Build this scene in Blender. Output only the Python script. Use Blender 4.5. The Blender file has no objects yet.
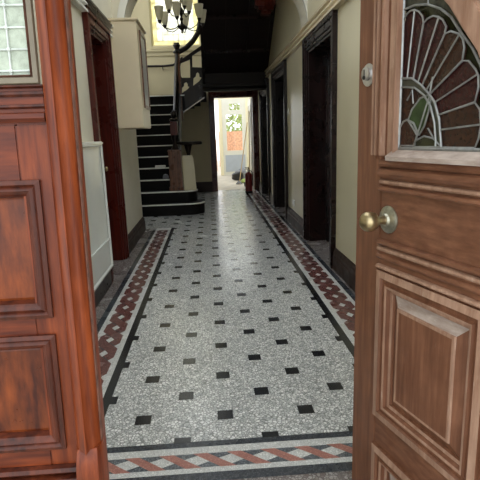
import bpy, bmesh, math, random
from mathutils import Vector, Matrix
random.seed(7)
sc = bpy.context.scene
C = sc.collection
V = Vector

# ------------------------------------------------------------------ materials
def new_mat(name):
    m = bpy.data.materials.new(name); m.use_nodes = True
    nt = m.node_tree; b = nt.nodes['Principled BSDF']
    return m, nt, b
def N(nt, t, **kw):
    n = nt.nodes.new(t)
    for k, v in kw.items(): setattr(n, k, v)
    return n
def coords(nt, scale):
    tc = N(nt, 'ShaderNodeTexCoord'); mp = N(nt, 'ShaderNodeMapping')
    mp.inputs['Scale'].default_value = scale
    nt.links.new(tc.outputs['Object'], mp.inputs['Vector'])
    return mp.outputs['Vector']
def ramp(nt, fac, stops):
    r = N(nt, 'ShaderNodeValToRGB'); e = r.color_ramp.elements
    while len(e) < len(stops): e.new(0.5)
    for el, (p, c) in zip(e, stops): el.position = p; el.color = (*c, 1)
    nt.links.new(fac, r.inputs['Fac']); return r.outputs['Color']
def mix(nt, fac, a, b):
    n = N(nt, 'ShaderNodeMix', data_type='RGBA')
    for s, v in ((n.inputs[0], fac), (n.inputs[6], a), (n.inputs[7], b)):
        if isinstance(v, (int, float)): s.default_value = v
        elif isinstance(v, tuple): s.default_value = (*v, 1)
        else: nt.links.new(v, s)
    return n.outputs[2]
def noise(nt, vec, scale, detail=3, rough=.55):
    n = N(nt, 'ShaderNodeTexNoise'); n.inputs['Scale'].default_value = scale
    n.inputs['Detail'].default_value = detail; n.inputs['Roughness'].default_value = rough
    nt.links.new(vec, n.inputs['Vector']); return n.outputs['Fac']
def bump(nt, b, h, strength=.2, dist=.002):
    n = N(nt, 'ShaderNodeBump'); n.inputs['Strength'].default_value = strength; n.inputs['Distance'].default_value = dist
    nt.links.new(h, n.inputs['Height']); nt.links.new(n.outputs['Normal'], b.inputs['Normal'])
def plain(name, col, rough=.5, metal=0, var=.12, scale=6, bs=0.0, spec=.5, coat=0):
    m, nt, b = new_mat(name)
    v = coords(nt, (1, 1, 1)); f = noise(nt, v, scale)
    lo = tuple(c * (1 - var) for c in col); hi = tuple(min(1, c * (1 + var)) for c in col)
    nt.links.new(ramp(nt, f, [(.3, lo), (.7, hi)]), b.inputs['Base Color'])
    b.inputs['Roughness'].default_value = rough; b.inputs['Metallic'].default_value = metal
    b.inputs['Specular IOR Level'].default_value = spec; b.inputs['Coat Weight'].default_value = coat
    if bs: bump(nt, b, noise(nt, v, scale * 8), bs)
    return m
def wood(name, dark, light, worn, rough=.4, scale=(45, 45, 3), wornamt=.5, coat=.0, patch=3.0, spec=.3):
    m, nt, b = new_mat(name)
    v = coords(nt, scale); f = noise(nt, v, 1.0, 5, .6)
    c = ramp(nt, f, [(.32, dark), (.5, tuple((a + d) / 2 for a, d in zip(dark, light))), (.66, light)])
    v2 = coords(nt, (1, 1, 1)); p = noise(nt, v2, patch * 4, 4)
    c2 = mix(nt, ramp(nt, p, [(.35, (.62,) * 3), (.65, (1,) * 3)]), tuple(d * .7 for d in dark), c)
    w = noise(nt, coords(nt, tuple(s * 1.2 for s in scale)), 2.2, 6, .75)
    wf = ramp(nt, w, [(.68 - .12 * wornamt, (0,) * 3), (.80, (wornamt,) * 3)])
    nt.links.new(mix(nt, wf, c2, worn), b.inputs['Base Color'])
    nt.links.new(ramp(nt, p, [(.3, (rough * .8,) * 3), (.7, (min(1, rough * 1.25),) * 3)]), b.inputs['Roughness'])
    b.inputs['Coat Weight'].default_value = coat; b.inputs['Coat Roughness'].default_value = .2
    b.inputs['Specular IOR Level'].default_value = spec
    bump(nt, b, f, .15, .0015)
    return m
def terrazzo(name, matrix, chip, chip2, scale, rough=.3, bumpy=0):
    m, nt, b = new_mat(name)
    v = coords(nt, (1, 1, 1))
    vo = N(nt, 'ShaderNodeTexVoronoi', feature='F1'); vo.inputs['Scale'].default_value = scale
    vo.inputs['Randomness'].default_value = 1
    nt.links.new(v, vo.inputs['Vector'])
    ve = N(nt, 'ShaderNodeTexVoronoi', feature='DISTANCE_TO_EDGE'); ve.inputs['Scale'].default_value = scale
    nt.links.new(v, ve.inputs['Vector'])
    sep = N(nt, 'ShaderNodeSeparateColor'); nt.links.new(vo.outputs['Color'], sep.inputs['Color'])
    c = ramp(nt, sep.outputs['Red'], [(.12, chip2), (.42, tuple((a + d) / 2 for a, d in zip(chip, chip2))), (.8, chip)])
    e = ramp(nt, ve.outputs['Distance'], [(.04, (0,) * 3), (.14, (1,) * 3)])
    c = mix(nt, e, matrix, c)
    p = noise(nt, v, 1.6, 4)
    c = mix(nt, ramp(nt, p, [(.3, (.82,) * 3), (.7, (1,) * 3)]), tuple(x * .55 for x in matrix), c)
    nt.links.new(c, b.inputs['Base Color'])
    p2 = noise(nt, v, 2.5, 5)
    nt.links.new(ramp(nt, p2, [(.3, (rough * .75,) * 3), (.7, (rough * 1.3,) * 3)]), b.inputs['Roughness'])
    return m
def glass(name, col, rough=.12, trans=.5, bscale=60, bs=.6):
    m, nt, b = new_mat(name)
    v = coords(nt, (1, 1, 1)); f = noise(nt, v, bscale, 4)
    nt.links.new(ramp(nt, f, [(.3, tuple(c * .6 for c in col)), (.7, tuple(min(1, c * 1.4) for c in col))]), b.inputs['Base Color'])
    b.inputs['Roughness'].default_value = rough; b.inputs['Transmission Weight'].default_value = trans; b.inputs['Specular IOR Level'].default_value = .35
    bump(nt, b, f, bs, .002)
    return m
def translucent(name, col, amt=.75, scale=30):
    m, nt, b = new_mat(name)
    v = coords(nt, (1, 1, 1)); f = noise(nt, v, scale, 4)
    c = ramp(nt, f, [(.35, tuple(x * .72 for x in col)), (.65, col)])
    t = N(nt, 'ShaderNodeBsdfTranslucent'); tr = N(nt, 'ShaderNodeBsdfTransparent')
    nt.links.new(c, t.inputs['Color']); nt.links.new(c, tr.inputs['Color'])
    mx = N(nt, 'ShaderNodeMixShader'); mx.inputs[0].default_value = amt
    nt.links.new(t.outputs[0], mx.inputs[1]); nt.links.new(tr.outputs[0], mx.inputs[2])
    nt.links.new(mx.outputs[0], nt.nodes['Material Output'].inputs['Surface'])
    return m
def frosted(name, col):
    m, nt, b = new_mat(name)
    t = N(nt, 'ShaderNodeBsdfTranslucent'); d = N(nt, 'ShaderNodeBsdfDiffuse'); tr = N(nt, 'ShaderNodeBsdfTransparent')
    for n in (t, d, tr): n.inputs['Color'].default_value = (*col, 1)
    m1 = N(nt, 'ShaderNodeMixShader'); m1.inputs[0].default_value = .5; m2 = N(nt, 'ShaderNodeMixShader'); m2.inputs[0].default_value = .16
    nt.links.new(t.outputs[0], m1.inputs[1]); nt.links.new(d.outputs[0], m1.inputs[2])
    nt.links.new(m1.outputs[0], m2.inputs[1]); nt.links.new(tr.outputs[0], m2.inputs[2])
    nt.links.new(m2.outputs[0], nt.nodes['Material Output'].inputs['Surface'])
    return m
def clear(name):
    m, nt, b = new_mat(name)
    tr = N(nt, 'ShaderNodeBsdfTransparent'); gl = N(nt, 'ShaderNodeBsdfGlossy'); gl.inputs['Roughness'].default_value = .03
    mx = N(nt, 'ShaderNodeMixShader'); mx.inputs[0].default_value = .07
    nt.links.new(tr.outputs[0], mx.inputs[1]); nt.links.new(gl.outputs[0], mx.inputs[2])
    nt.links.new(mx.outputs[0], nt.nodes['Material Output'].inputs['Surface'])
    return m

M = {}
M['redwood'] = wood('varnished_redwood', (.075, .011, .003), (.245, .050, .011), (.42, .19, .09), .36, (90, 90, 7), .25, .05)
M['redwood_h'] = wood('varnished_redwood_cross_grain', (.055, .008, .003), (.195, .038, .009), (.30, .12, .05), .36, (8, 90, 90), .25, .05)
M['redpanel'] = wood('varnished_figured_panel', (.035, .005, .002), (.215, .046, .008), (.30, .10, .02), .32, (45, 45, 10), .1, .1, 6)
M['redmould'] = wood('varnished_moulding', (.025, .005, .003), (.13, .028, .010), (.38, .22, .15), .36, (60, 60, 8), .4, .05)
M['brownwood'] = wood('weathered_brown_wood', (.15, .060, .031), (.275, .122, .066), (.44, .30, .22), .45, (60, 60, 4), .45, .1)
M['brownwood_h'] = wood('weathered_brown_cross_grain', (.15, .060, .031), (.275, .122, .066), (.44, .30, .22), .45, (14, 14, 60), .45, .1)
M['tanmould'] = wood('worn_lit_tan_moulding', (.30, .16, .10), (.52, .33, .23), (.68, .54, .45), .5, (50, 50, 5), .8, 0)  # wear, plus the lighter tone of light-facing mouldings put into the colour
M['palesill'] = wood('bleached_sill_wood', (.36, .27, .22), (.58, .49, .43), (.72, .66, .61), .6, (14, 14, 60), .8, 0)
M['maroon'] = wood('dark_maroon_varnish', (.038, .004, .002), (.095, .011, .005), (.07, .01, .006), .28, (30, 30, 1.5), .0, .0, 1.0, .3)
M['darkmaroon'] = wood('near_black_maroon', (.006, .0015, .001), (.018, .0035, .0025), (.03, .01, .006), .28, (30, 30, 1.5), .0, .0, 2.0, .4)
M['headwood'] = wood('dark_brown_head_moulding', (.020, .012, .007), (.055, .034, .022), (.09, .06, .04), .3, (3, 3, 3), .0, .0, 1.0)
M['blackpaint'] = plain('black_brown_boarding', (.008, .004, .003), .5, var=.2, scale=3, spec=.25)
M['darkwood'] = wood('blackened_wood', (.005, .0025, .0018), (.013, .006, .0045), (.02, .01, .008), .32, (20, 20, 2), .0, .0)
M['newelwood'] = wood('polished_brown_newel', (.07, .026, .012), (.19, .078, .034), (.24, .12, .07), .3, (30, 30, 3), .2, .3)
M['skirt'] = wood('dark_brown_skirting', (.020, .011, .008), (.044, .022, .014), (.06, .04, .03), .42, (3, 3, 30), .1, .0, 3.0, .2)
M['cream'] = plain('cream_gloss_wall', (.62, .56, .38), .30, var=.04, scale=1.5, bs=.08)
M['pale'] = plain('pale_grey_wall', (.72, .68, .55), .40, var=.05, scale=2, bs=.08)
M['upper'] = plain('cream_upper_wall', (.54, .47, .29), .6, var=.05, scale=2)
M['white'] = plain('white_gloss_paint', (.74, .74, .69), .25, var=.04, scale=3)
M['pier'] = plain('cream_gloss_boxing', (.70, .60, .42), .25, var=.04, scale=3)
M['garden'] = plain('warm_cream_garden_room', (.86, .80, .60), .6, var=.03)
M['heater'] = plain('white_enamel_panel', (.72, .75, .71), .22, var=.03, scale=3, coat=.3)
M['ceiling'] = plain('ceiling_white', (.72, .70, .64), .8, var=.03)
M['grime'] = plain('chipped_dark_paint', (.13, .055, .035), .7, var=.5, scale=60)
M['olive'] = plain('olive_grey_glazing_frame', (.14, .115, .075), .5, var=.15, scale=30, bs=.2)
M['lead'] = plain('lead_came', (.30, .31, .30), .38, .6, var=.25, scale=40)
M['leadlight'] = plain('pale_lead_came', (.55, .60, .55), .45, .2, var=.15, scale=40)
M['brass'] = plain('tarnished_brass', (.42, .34, .19), .30, .9, var=.25, scale=40)
M['brassrose'] = plain('dull_brass_rose', (.44, .43, .34), .34, .85, var=.3, scale=50)
M['steel'] = plain('satin_steel', (.62, .61, .60), .28, .9, var=.1, scale=40)
M['blackiron'] = plain('dark_bronze', (.030, .024, .020), .35, .7, var=.2, scale=40)
M['shade'] = frosted('frosted_shade_glass', (.86, .83, .70))
M['wineglass'] = glass('wine_red_glass', (.034, .008, .007), .16, .06, 90, .7)
M['amberglass'] = glass('brown_amber_glass', (.036, .015, .008), .16, .06, 90, .7)
M['greenglass'] = glass('olive_green_glass', (.028, .028, .011), .14, .06, 40, .5)
M['leafglass'] = glass('leaf_green_glass', (.032, .055, .016), .14, .06, 40, .5)
M['smokeglass'] = glass('grey_clear_glass', (.07, .07, .05), .12, .1, 40, .5)
M['quarry'] = plain('pale_obscured_glass', (.37, .42, .33), .22, var=.2, scale=90, bs=.5)
M['stairglass'] = translucent('pale_stained_quarries', (.97, .96, .88), .5, 9)
M['yellowglass'] = translucent('yellow_border_glass', (.97, .91, .62), .5, 8)
M['clear'] = clear('clear_glass')
M['nosing'] = plain('pale_nosing_strip', (.85, .85, .80), .3, .0, var=.1, scale=20)
M['carpet'] = plain('black_stair_tread', (.007, .006, .006), .6, var=.3, scale=60, spec=.15)
M['red'] = plain('dark_red_enamel', (.22, .012, .012), .3, var=.1, coat=.3)
M['black'] = plain('black_plastic', (.012, .012, .013), .45, var=.2)
M['greycloth'] = plain('grey_cloth', (.22, .23, .26), .9, var=.3, scale=30)
M['bluepanel'] = plain('grey_blue_door_panel', (.42, .47, .56), .4, var=.05)
M['stick'] = plain('pale_wood_stick', (.55, .40, .22), .5, var=.1)
M['brick'] = plain('orange_brick', (.58, .30, .17), .8, var=.3, scale=12)
M['leafy'] = plain('garden_foliage', (.34, .42, .14), .8, var=.4, scale=9)
M['paving'] = plain('pale_paving', (.48, .44, .38), .8, var=.15, scale=4)
M['paper'] = plain('white_card', (.75, .75, .72), .6, var=.02)
# floor
M['t_field'] = terrazzo('grey_terrazzo', (.25, .26, .255), (.90, .91, .90), (.50, .52, .52), 66, .22)
M['t_light'] = terrazzo('pale_terrazzo_strip', (.46, .47, .46), (.76, .77, .75), (.60, .61, .60), 110, .26)
M['t_black'] = plain('black_terrazzo', (.016, .018, .021), .22, var=.4, scale=70)
M['t_navy'] = terrazzo('blue_black_terrazzo', (.022, .027, .035), (.075, .085, .10), (.028, .033, .042), 130, .25)
M['t_slate'] = terrazzo('slate_blue_terrazzo', (.06, .07, .08), (.20, .22, .24), (.08, .09, .105), 130, .25)
M['t_red'] = terrazzo('burgundy_terrazzo', (.11, .042, .038), (.21, .09, .082), (.13, .05, .047), 110, .25)
M['t_pinkred'] = terrazzo('faded_red_terrazzo', (.30, .12, .095), (.48, .22, .18), (.36, .16, .125), 120, .32)
M['t_edge'] = terrazzo('pinkish_terrazzo', (.13, .11, .105), (.38, .36, .34), (.18, .145, .135), 75, .26)
M['t_joint'] = plain('tile_joint', (.30, .30, .29), .5, var=.3, scale=20)

# ------------------------------------------------------------------ builder
ID = lambda p: p
class B:
    def __init__(s, T=None): s.v = []; s.f = []; s.mi = []; s.T = T or ID; s.cur = 0
    def add(s, vs, fs, raw=False):
        o = len(s.v); s.v += [V(p) if raw else V(s.T(V(p))) for p in vs]
        s.f += [[i + o for i in f] for f in fs]; s.mi += [s.cur] * len(fs); return s
    def box(s, a, b):
        x0, y0, z0 = a; x1, y1, z1 = b
        return s.add([(x0,y0,z0),(x1,y0,z0),(x1,y1,z0),(x0,y1,z0),(x0,y0,z1),(x1,y0,z1),(x1,y1,z1),(x0,y1,z1)],
            [(0,3,2,1),(4,5,6,7),(0,1,5,4),(1,2,6,5),(2,3,7,6),(3,0,4,7)])
    def prism(s, pts, fn, a, b):      # pts 2D, fn(p,q,t)->xyz, extruded t=a..b
        n = len(pts)
        return s.add([fn(p, q, a) for p, q in pts] + [fn(p, q, b) for p, q in pts],
            [list(range(n))[::-1], list(range(n, 2*n))] + [(i, (i+1) % n, (i+1) % n + n, i + n) for i in range(n)])
    def flat(s, pts): return s.add(pts, [list(range(len(pts)))])
    def tube(s, path, r, seg=8, closed=False):
        path = [V(s.T(V(p))) for p in path]; n = len(path); rings = []
        rr = r if isinstance(r, (list, tuple)) else [r] * n
        up = None
        for i, p in enumerate(path):
            a = path[(i-1) % n] if (i or closed) else p; b = path[(i+1) % n] if (i < n-1 or closed) else p
            t = (b - a).normalized()
            if up is None: up = t.orthogonal().normalized()
            up = (up - t * up.dot(t)); up = up.normalized() if up.length > 1e-6 else t.orthogonal().normalized()
            w = t.cross(up)
            rings.append([p + (up * math.cos(2*math.pi*k/seg) + w * math.sin(2*math.pi*k/seg)) * rr[i] for k in range(seg)])
        vs = [q for R in rings for q in R]; fs = []
        for i in range(n if closed else n-1):
            for k in range(seg):
                j = (i+1) % n
                fs.append((i*seg+k, i*seg+(k+1) % seg, j*seg+(k+1) % seg, j*seg+k))
        if not closed: fs += [list(range(seg))[::-1], list(range((n-1)*seg, n*seg))]
        return s.add(vs, fs, True)
    def lathe(s, prof, c, axis=(0,0,1), seg=20):   # prof: (r, h)
        ax = V(axis).normalized(); u = ax.orthogonal().normalized(); w = ax.cross(u); c = V(c)
        vs = []; fs = []
        for r, h in prof:
            for k in range(seg):
                t = 2*math.pi*k/seg; vs.append(c + ax*h + (u*math.cos(t) + w*math.sin(t))*max(r, 1e-5))
        for i in range(len(prof)-1):
            for k in range(seg): fs.append((i*seg+k, i*seg+(k+1) % seg, (i+1)*seg+(k+1) % seg, (i+1)*seg+k))
        fs += [list(range(seg))[::-1], list(range((len(prof)-1)*seg, len(prof)*seg))]
        return s.add(vs, fs)
    def rings(s, rect, prof, fill=False):   # concentric rectangle moulding; T gives (p,q,h); prof (inset,h)
        p0, q0, p1, q1 = rect; vs = []; fs = []
        for i, h in prof: vs += [(p0+i,q0+i,h),(p1-i,q0+i,h),(p1-i,q1-i,h),(p0+i,q1-i,h)]
        for k in range(len(prof)-1):
            for j in range(4): fs.append((4*k+j, 4*k+(j+1) % 4, 4*k+4+(j+1) % 4, 4*k+4+j))
        if fill: n = len(prof)-1; fs.append((4*n, 4*n+1, 4*n+2, 4*n+3))
        return s.add(vs, fs)
    def polyring(s, loop, prof_fn, closed=True): ...
    def build(s, name, mat, parent=None, smooth=False, bevel=0, kind=None):
        me = bpy.data.meshes.new(name); off = parent_loc(parent)
        me.from_pydata([tuple(p - off) for p in s.v], [], s.f)
        ms = mat if isinstance(mat, list) else [mat]
        for m in ms: me.materials.append(m)
        for p, i in zip(me.polygons, s.mi): p.material_index = i
        bm = bmesh.new(); bm.from_mesh(me)
        if not getattr(s, 'raw_normals', False): bmesh.ops.recalc_face_normals(bm, faces=bm.faces)
        if bevel:
            es = [e for e in bm.edges if len(e.link_faces) == 2 and e.calc_face_angle(0) > .6]
            bmesh.ops.bevel(bm, geom=es, offset=bevel, segments=2, affect='EDGES', clamp_overlap=True)
        bm.to_mesh(me); bm.free()
        if smooth:
            for p in me.polygons: p.use_smooth = True
            try: me.set_sharp_from_angle(angle=math.radians(38))
            except Exception: pass
        o = bpy.data.objects.new(name, me); C.objects.link(o)
        if parent: o.parent = parent
        if kind: o['kind'] = kind
        return o
LOC = {}
def parent_loc(p):
    o = V((0,0,0))
    while p is not None: o = o + V(p.location); p = p.parent
    return o
def thing(name, loc, label=None, cat=None, group=None, kind=None):
    o = bpy.data.objects.new(name, None); o.empty_display_size = .1; o.location = loc; C.objects.link(o)
    if label: o['label'] = label
    if cat: o['category'] = cat
    if group: o['group'] = group
    if kind: o['kind'] = kind
    return o
def struct(name, b, mat, **k): return b.build(name, mat, kind='structure', **k)
def bx(*boxes, T=None):
    b = B(T)
    for a, c in boxes: b.box(a, c)
    return b
def holes_panel(outer, holes, depth):      # filled 2D outline with holes, extruded; returns verts, faces (p,q,h)
    cu = bpy.data.curves.new('outline', 'CURVE'); cu.dimensions = '2D'; cu.fill_mode = 'BOTH'; cu.extrude = depth / 2
    for loop in [outer] + holes:
        sp = cu.splines.new('POLY'); sp.points.add(len(loop)-1)
        for pt, (x, y) in zip(sp.points, loop): pt.co = (x, y, 0, 1)
        sp.use_cyclic_u = True
    o = bpy.data.objects.new('outline', cu); me = o.to_mesh()
    vs = [tuple(v.co) for v in me.vertices]; fs = [list(p.vertices) for p in me.polygons]
    o.to_mesh_clear(); bpy.data.objects.remove(o); bpy.data.curves.remove(cu)
    return vs, fs

# ------------------------------------------------------------------ camera
f = 480.0
Yc = V((208.6-240, -(135.8-240), -f)).normalized(); a = V((-math.sin(.047), math.cos(.047), 0))
Xc = Yc.cross(a).normalized(); Zc = Xc.cross(Yc)
R = Matrix((Xc, Yc, Zc))          # rows: world axes in camera space -> maps camera to world
cam = bpy.data.cameras.new('camera'); cam.sensor_width = 36; cam.sensor_fit = 'HORIZONTAL'; cam.lens = 36 * f / 480
cam.clip_start = .05; cam.clip_end = 300
co = bpy.data.objects.new('camera', cam); C.objects.link(co)
co.matrix_world = Matrix.Translation((0, 0, 1.3)) @ R.to_4x4()
sc.camera = co

# ------------------------------------------------------------------ floor
XL, XR = -1.0, 1.17            # hall wall faces
YB = 11.45                     # back wall face
fl = B(); fl.raw_normals = True
fm = ['t_edge','t_field','t_light','t_black','t_navy','t_red','t_pinkred','t_joint','paving','t_slate']
FI = {n: i for i, n in enumerate(fm)}
def rect(m, x0, y0, x1, y1, z):
    fl.cur = FI[m]; fl.flat([(x0,y0,z),(x1,y0,z),(x1,y1,z),(x0,y1,z)])
def poly(m, pts, z): 
    ar = sum(p[0]*q[1]-q[0]*p[1] for p, q in zip(pts, pts[1:]+pts[:1]))
    if ar < 0: pts = pts[::-1]
    fl.cur = FI[m]; fl.flat([(x, y, z) for x, y in pts])
e = .0004
fl.cur = FI['t_edge']; fl.box((-1.95, .55, -.12), (1.6, 11.7, -2*e))
rect('t_field', -.565, 1.85, .79, YB, 0)
rect('t_field', -1.9, 6.97, -.565, YB, 0)
# dots and joints on the staggered lattice
gx, gy, h = .017, 2.058, .1935
ds = .037
for j in range(-1, 49):
    for i in range(-9, 5):
        if (i + j) % 2: continue
        x, y = gx + i*h, gy + j*h
        if i < -3 and y < 7.1: continue
        if y > YB - .1: continue
        lo = -1.9 if y > 7.1 else -.563
        x0, x1 = max(x-ds, lo), min(x+ds, .788)
        rect('t_black', x0, max(y-ds, 1.862), x1, y+ds, 3*e)
        for sx in (-1, 1):
            ii, jj = i+sx, j+1
            if ii > 4 or (ii < -3 and y < 7.1): continue
            w = .0022; xa, ya, xb, yb = x, y, x+sx*h, y+h
            if yb > YB: continue
            nx, ny = -(h)*w/(h*1.414), sx*h*w/(h*1.414)
            if ya < 1.862: xa, ya = xa + sx*(1.862-ya), 1.862
            poly('t_joint', [(xa-nx,ya-ny),(xa+nx,ya+ny),(xb+nx,yb+ny),(xb-nx,yb-ny)], e)
# side runners
def runner(xo0, xo1, g0, g1, xi0, xi1, y0, y1):
    lo, hi = min(xo0, xi1, xi0, xo1), max(xo0, xi1, xi0, xo1)
    rect('t_light', lo, y0, hi, y1, e)
    rect('t_navy', min(xo0,xo1), y0, max(xo0,xo1), y1, 2*e)
    rect('t_black', min(xi0,xi1), y0, max(xi0,xi1), y1, 2*e)
    cx = (g0+g1)/2; A = abs(g1-g0)/2; P = .2055; w = .026
    n = int((y1-y0)/P)
    for k in range(n):
        ya = y0 + k*P + .02; ym = ya + P/2; yb = ya + P
        for s in (-1, 1):
            # strand from centre crossing out to the edge and back: hexagonal chain link
            poly('t_red', [(cx, ya), (cx+s*.046, ya), (cx+s*A, ya+.040), (cx+s*A, yb-.040), (cx+s*.046, yb), (cx, yb),
                           (cx, yb-.058), (cx+s*.027, ym), (cx, ya+.058)], 2*e)
        for s in (-1, 1):   # dark joints where one strand dives under the other
            poly('t_navy', [(cx+s*.004, ya+.052), (cx+s*.008, ya+.060), (cx+s*.048, ya+.006), (cx+s*.044, ya)][::1] if s > 0 else [(cx-.004, yb-.052), (cx-.008, yb-.060), (cx-.048, yb-.006), (cx-.044, yb)], 2.6*e)
runner(-.865, -.82, -.79, -.64, -.605, -.56, 1.87, 6.97)
runner(1.12, 1.075, 1.045, .875, .835, .787, 1.87, YB)
rect('t_light', 1.045, 1.87, 1.075, YB, 1.2*e)
# cross band inside the threshold
rect('t_light', -.95, 1.62, 1.12, 1.866, e)
rect('t_navy', -.95, 1.828, 1.12, 1.866, 2*e)
rect('t_navy', -.95, 1.615, 1.12, 1.666, 2*e)
P = .1415; x = -.96
yt, yb_ = 1.785, 1.695
while x < 1.05:
    lt, lb_, rt_, rb_ = x+.043, x+.162, x+P-.018, x+P+.098
    Lp = lambda t: (lt+(lb_-lt)*t, yt+(yb_-yt)*t); Rp = lambda t: (rt_+(rb_-rt_)*t, yt+(yb_-yt)*t)
    poly('t_slate', [Lp(.02), Rp(.02), Rp(.17), Lp(.40)], 1.6*e)
    poly('t_slate', [Lp(.84), Rp(.60), Rp(.98), Lp(.98)], 1.6*e)
    poly('t_pinkred', [(x-.018, yt), (x+.043, yt), (x+.162, yb_), (x+.098, yb_)], 2*e)
    x += P
struct('floor', fl, [M[n] for n in fm])
# outside porch slab and back room paving
struct('trim_1', bx(((-3, -4, -.14), (3.2, .62, -.012))), M['paving'])
struct('floor_garden_room', bx(((-1.2, 11.65, -.12), (2.4, 19, -.004))), M['paving'])

# ------------------------------------------------------------------ walls
HC = 3.35    # hall ceiling
TOP = 5.6
D1 = (4.48, 5.20, 2.25)      # left door opening y0,y1,z
wl = bx(((-1.25, .75, 0), (XL, D1[0], HC)), ((-1.25, D1[0], D1[2]), (XL, D1[1], HC)), ((-1.25, D1[1], 0), (XL, 6.9, HC+.05)),
        ((-1.25, 6.0, HC+.05), (XL, 6.9, TOP)))
struct('wall_left', wl, M['pale'])
struct('wall_stairwell_left', bx(((-2.0, 6.65, 0), (-1.75, 9.0, TOP)), ((-2.0, 9.0, 0), (-1.75, 11.2, 2.5)), ((-2.0, 9.0, 4.9), (-1.75, 11.2, TOP)), ((-2.0, 11.2, 0), (-1.75, YB+.2, TOP)), ((-1.75, 6.65, 0), (-1.25, 6.9, TOP))), M['upper'])  # opening left for the added side window
R1, R2, R3 = (4.56, 5.70, 2.2), (7.36, 8.55, 2.2), (9.45, 10.6, 2.1)
wr = B(); ys = .75
for y0, y1, z in (R1, R2, R3):
    wr.box((XR, ys, 0), (XR+.3, y0, HC if ys < 6 else TOP)); wr.box((XR, y0, z), (XR+.3, y1, HC if ys < 6 else TOP)); ys = y1
wr.box((XR, ys, 0), (XR+.3, YB+.2, TOP)); wr.box((XR, 6.0, HC), (XR+.3, 7.36, TOP))
struct('wall_right', wr, M['cream'])
BD = (.145, 1.06, 2.17)   # back doorway x0,x1,z
WN = (-1.16, -.02, 3.22, 5.1)    # stair window x0,x1,z0,z1
wb = bx(((-1.75, YB, 0), (BD[0], YB+.2, WN[2])), ((BD[0], YB, BD[2]), (BD[1], YB+.2, WN[2])), ((BD[1], YB, 0), (XR, YB+.2, WN[2])),
        ((-1.75, YB, WN[2]), (WN[0], YB+.2, TOP)), ((WN[1], YB, WN[2]), (XR, YB+.2, TOP)), ((WN[0], YB, WN[3]), (WN[1], YB+.2, TOP)))
struct('wall_back', wb, M['upper'])
struct('ceiling', bx(((-1.25, .75, HC), (-.75, 6.0, HC+.1)), ((.95, .75, HC), (XR+.3, 6.0, HC+.1)), ((-.75, .75, HC), (.95, 1.3, HC+.1)), ((-.75, 5.6, HC), (.95, 6.0, HC+.1)), ((-2.0, 6.0, TOP), (XR+.3, 8.6, TOP+.1)), ((-2.0, 8.6, TOP), (-1.7, YB+.2, TOP+.1)), ((-.15, 8.6, TOP), (XR+.3, YB+.2, TOP+.1)), ((-1.7, YB-.1, TOP), (-.15, YB+.2, TOP+.1)), ((-1.25,5.9,HC+.1),(XR+.3,6.0,TOP))), M['ceiling'])  # openings left for the two added skylights
struct('added_skylight_hall', bx(((-.75, 1.3, HC+.07), (.95, 5.6, HC+.075))), M['clear'])  # unseen skylight, added to brighten the hall
struct('added_skylight_stairwell', bx(((-1.7, 8.6, TOP+.07), (-.15, YB-.1, TOP+.075))), M['clear'])  # unseen roof light, added to brighten the stairwell
struct('added_window_stairwell', bx(((-1.90, 9.0, 2.5), (-1.895, 11.2, 4.9))), M['clear'])  # unseen side window, added to light the landing and stairs
# arch between hall and stairwell
def arch_pts(z0, a_, b_, cx, n=24):
    return [(cx + a_*math.cos(math.pi*k/n), z0 + b_*math.sin(math.pi*k/n)) for k in range(n+1)]
ar = B()
inn = arch_pts(2.52, 1.02, .74, .15)
for (p, q), (p2, q2) in zip(inn, inn[1:]):
    ar.add([(p,5.78,q),(p2,5.78,q2),(p2,5.78,HC),(p,5.78,HC),(p,6.12,q),(p2,6.12,q2),(p2,6.12,HC),(p,6.12,HC)],
           [(0,1,2,3),(7,6,5,4),(0,4,5,1),(3,2,6,7)])
ar.box((XL, 5.78, 2.52), (-.87, 6.12, HC))
struct('trim_2', ar, M['pale'])
am = B(); mid = arch_pts(2.52, 1.02, .74, .15); outr = arch_pts(2.52, 1.10, .82, .15)
for k in range(24):
    A0, A1, B0, B1 = mid[k], mid[k+1], outr[k], outr[k+1]
    am.add([(A0[0],5.78,A0[1]),(A1[0],5.78,A1[1]),(A1[0],5.735,A1[1]),(A0[0],5.735,A0[1]),(B0[0],5.75,B0[1]),(B1[0],5.75,B1[1]),(B1[0],5.78,B1[1]),(B0[0],5.78,B0[1])],
           [(0,1,2,3),(3,2,5,4),(4,5,6,7)])
struct('trim_3', am, M['white'], smooth=True)
# white boxed pier under the left springing
pier = thing('trim_4', (-.86, 5.75, 1.41), kind='structure')
bx(((XL, 5.43, 1.41), (-.70, 6.12, 2.50))).build('pier_box', M['pier'], pier, bevel=.008)
bx(((XL, 5.41, 2.50), (-.68, 6.14, 2.525))).build('pier_cap', M['pier'], pier, bevel=.006)
# brown frame and pale face stand in for a reflection on the pier's gloss side
fr = B(lambda p: V((-.70 + p.z, p.x, p.y)))
fr.rings((5.60, 1.63, 6.07, 2.44), [(0, 0), (.0, .014), (.03, .014), (.03, .004)])
pf = thing('pier_reflection', (-.70, 5.83, 1.63), 'thin brown frame standing in for a reflection on the side of the white pier beside the stairs', 'reflection')
fr.build('frame', M['newelwood'], pf)
bx(((-.699, 5.63, 1.66), (-.695, 6.04, 2.41))).build('glass', M['heater'], pf)

# front wall (around the entrance) with an unseen fanlight above, left open to light the hall
FY0, FY1 = .56, .76
struct('wall_front', bx(((-3, FY0, 0), (-.62, FY1, 4.5)), ((.80, FY0, 0), (3.2, FY1, 4.5)), ((-.62, FY0, 3.05), (.80, FY1, 4.5))), M['pale'])
struct('trim_5', bx(((-.62, FY0, 2.16), (.80, FY1, 2.24))), M['redwood_h'])

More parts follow.
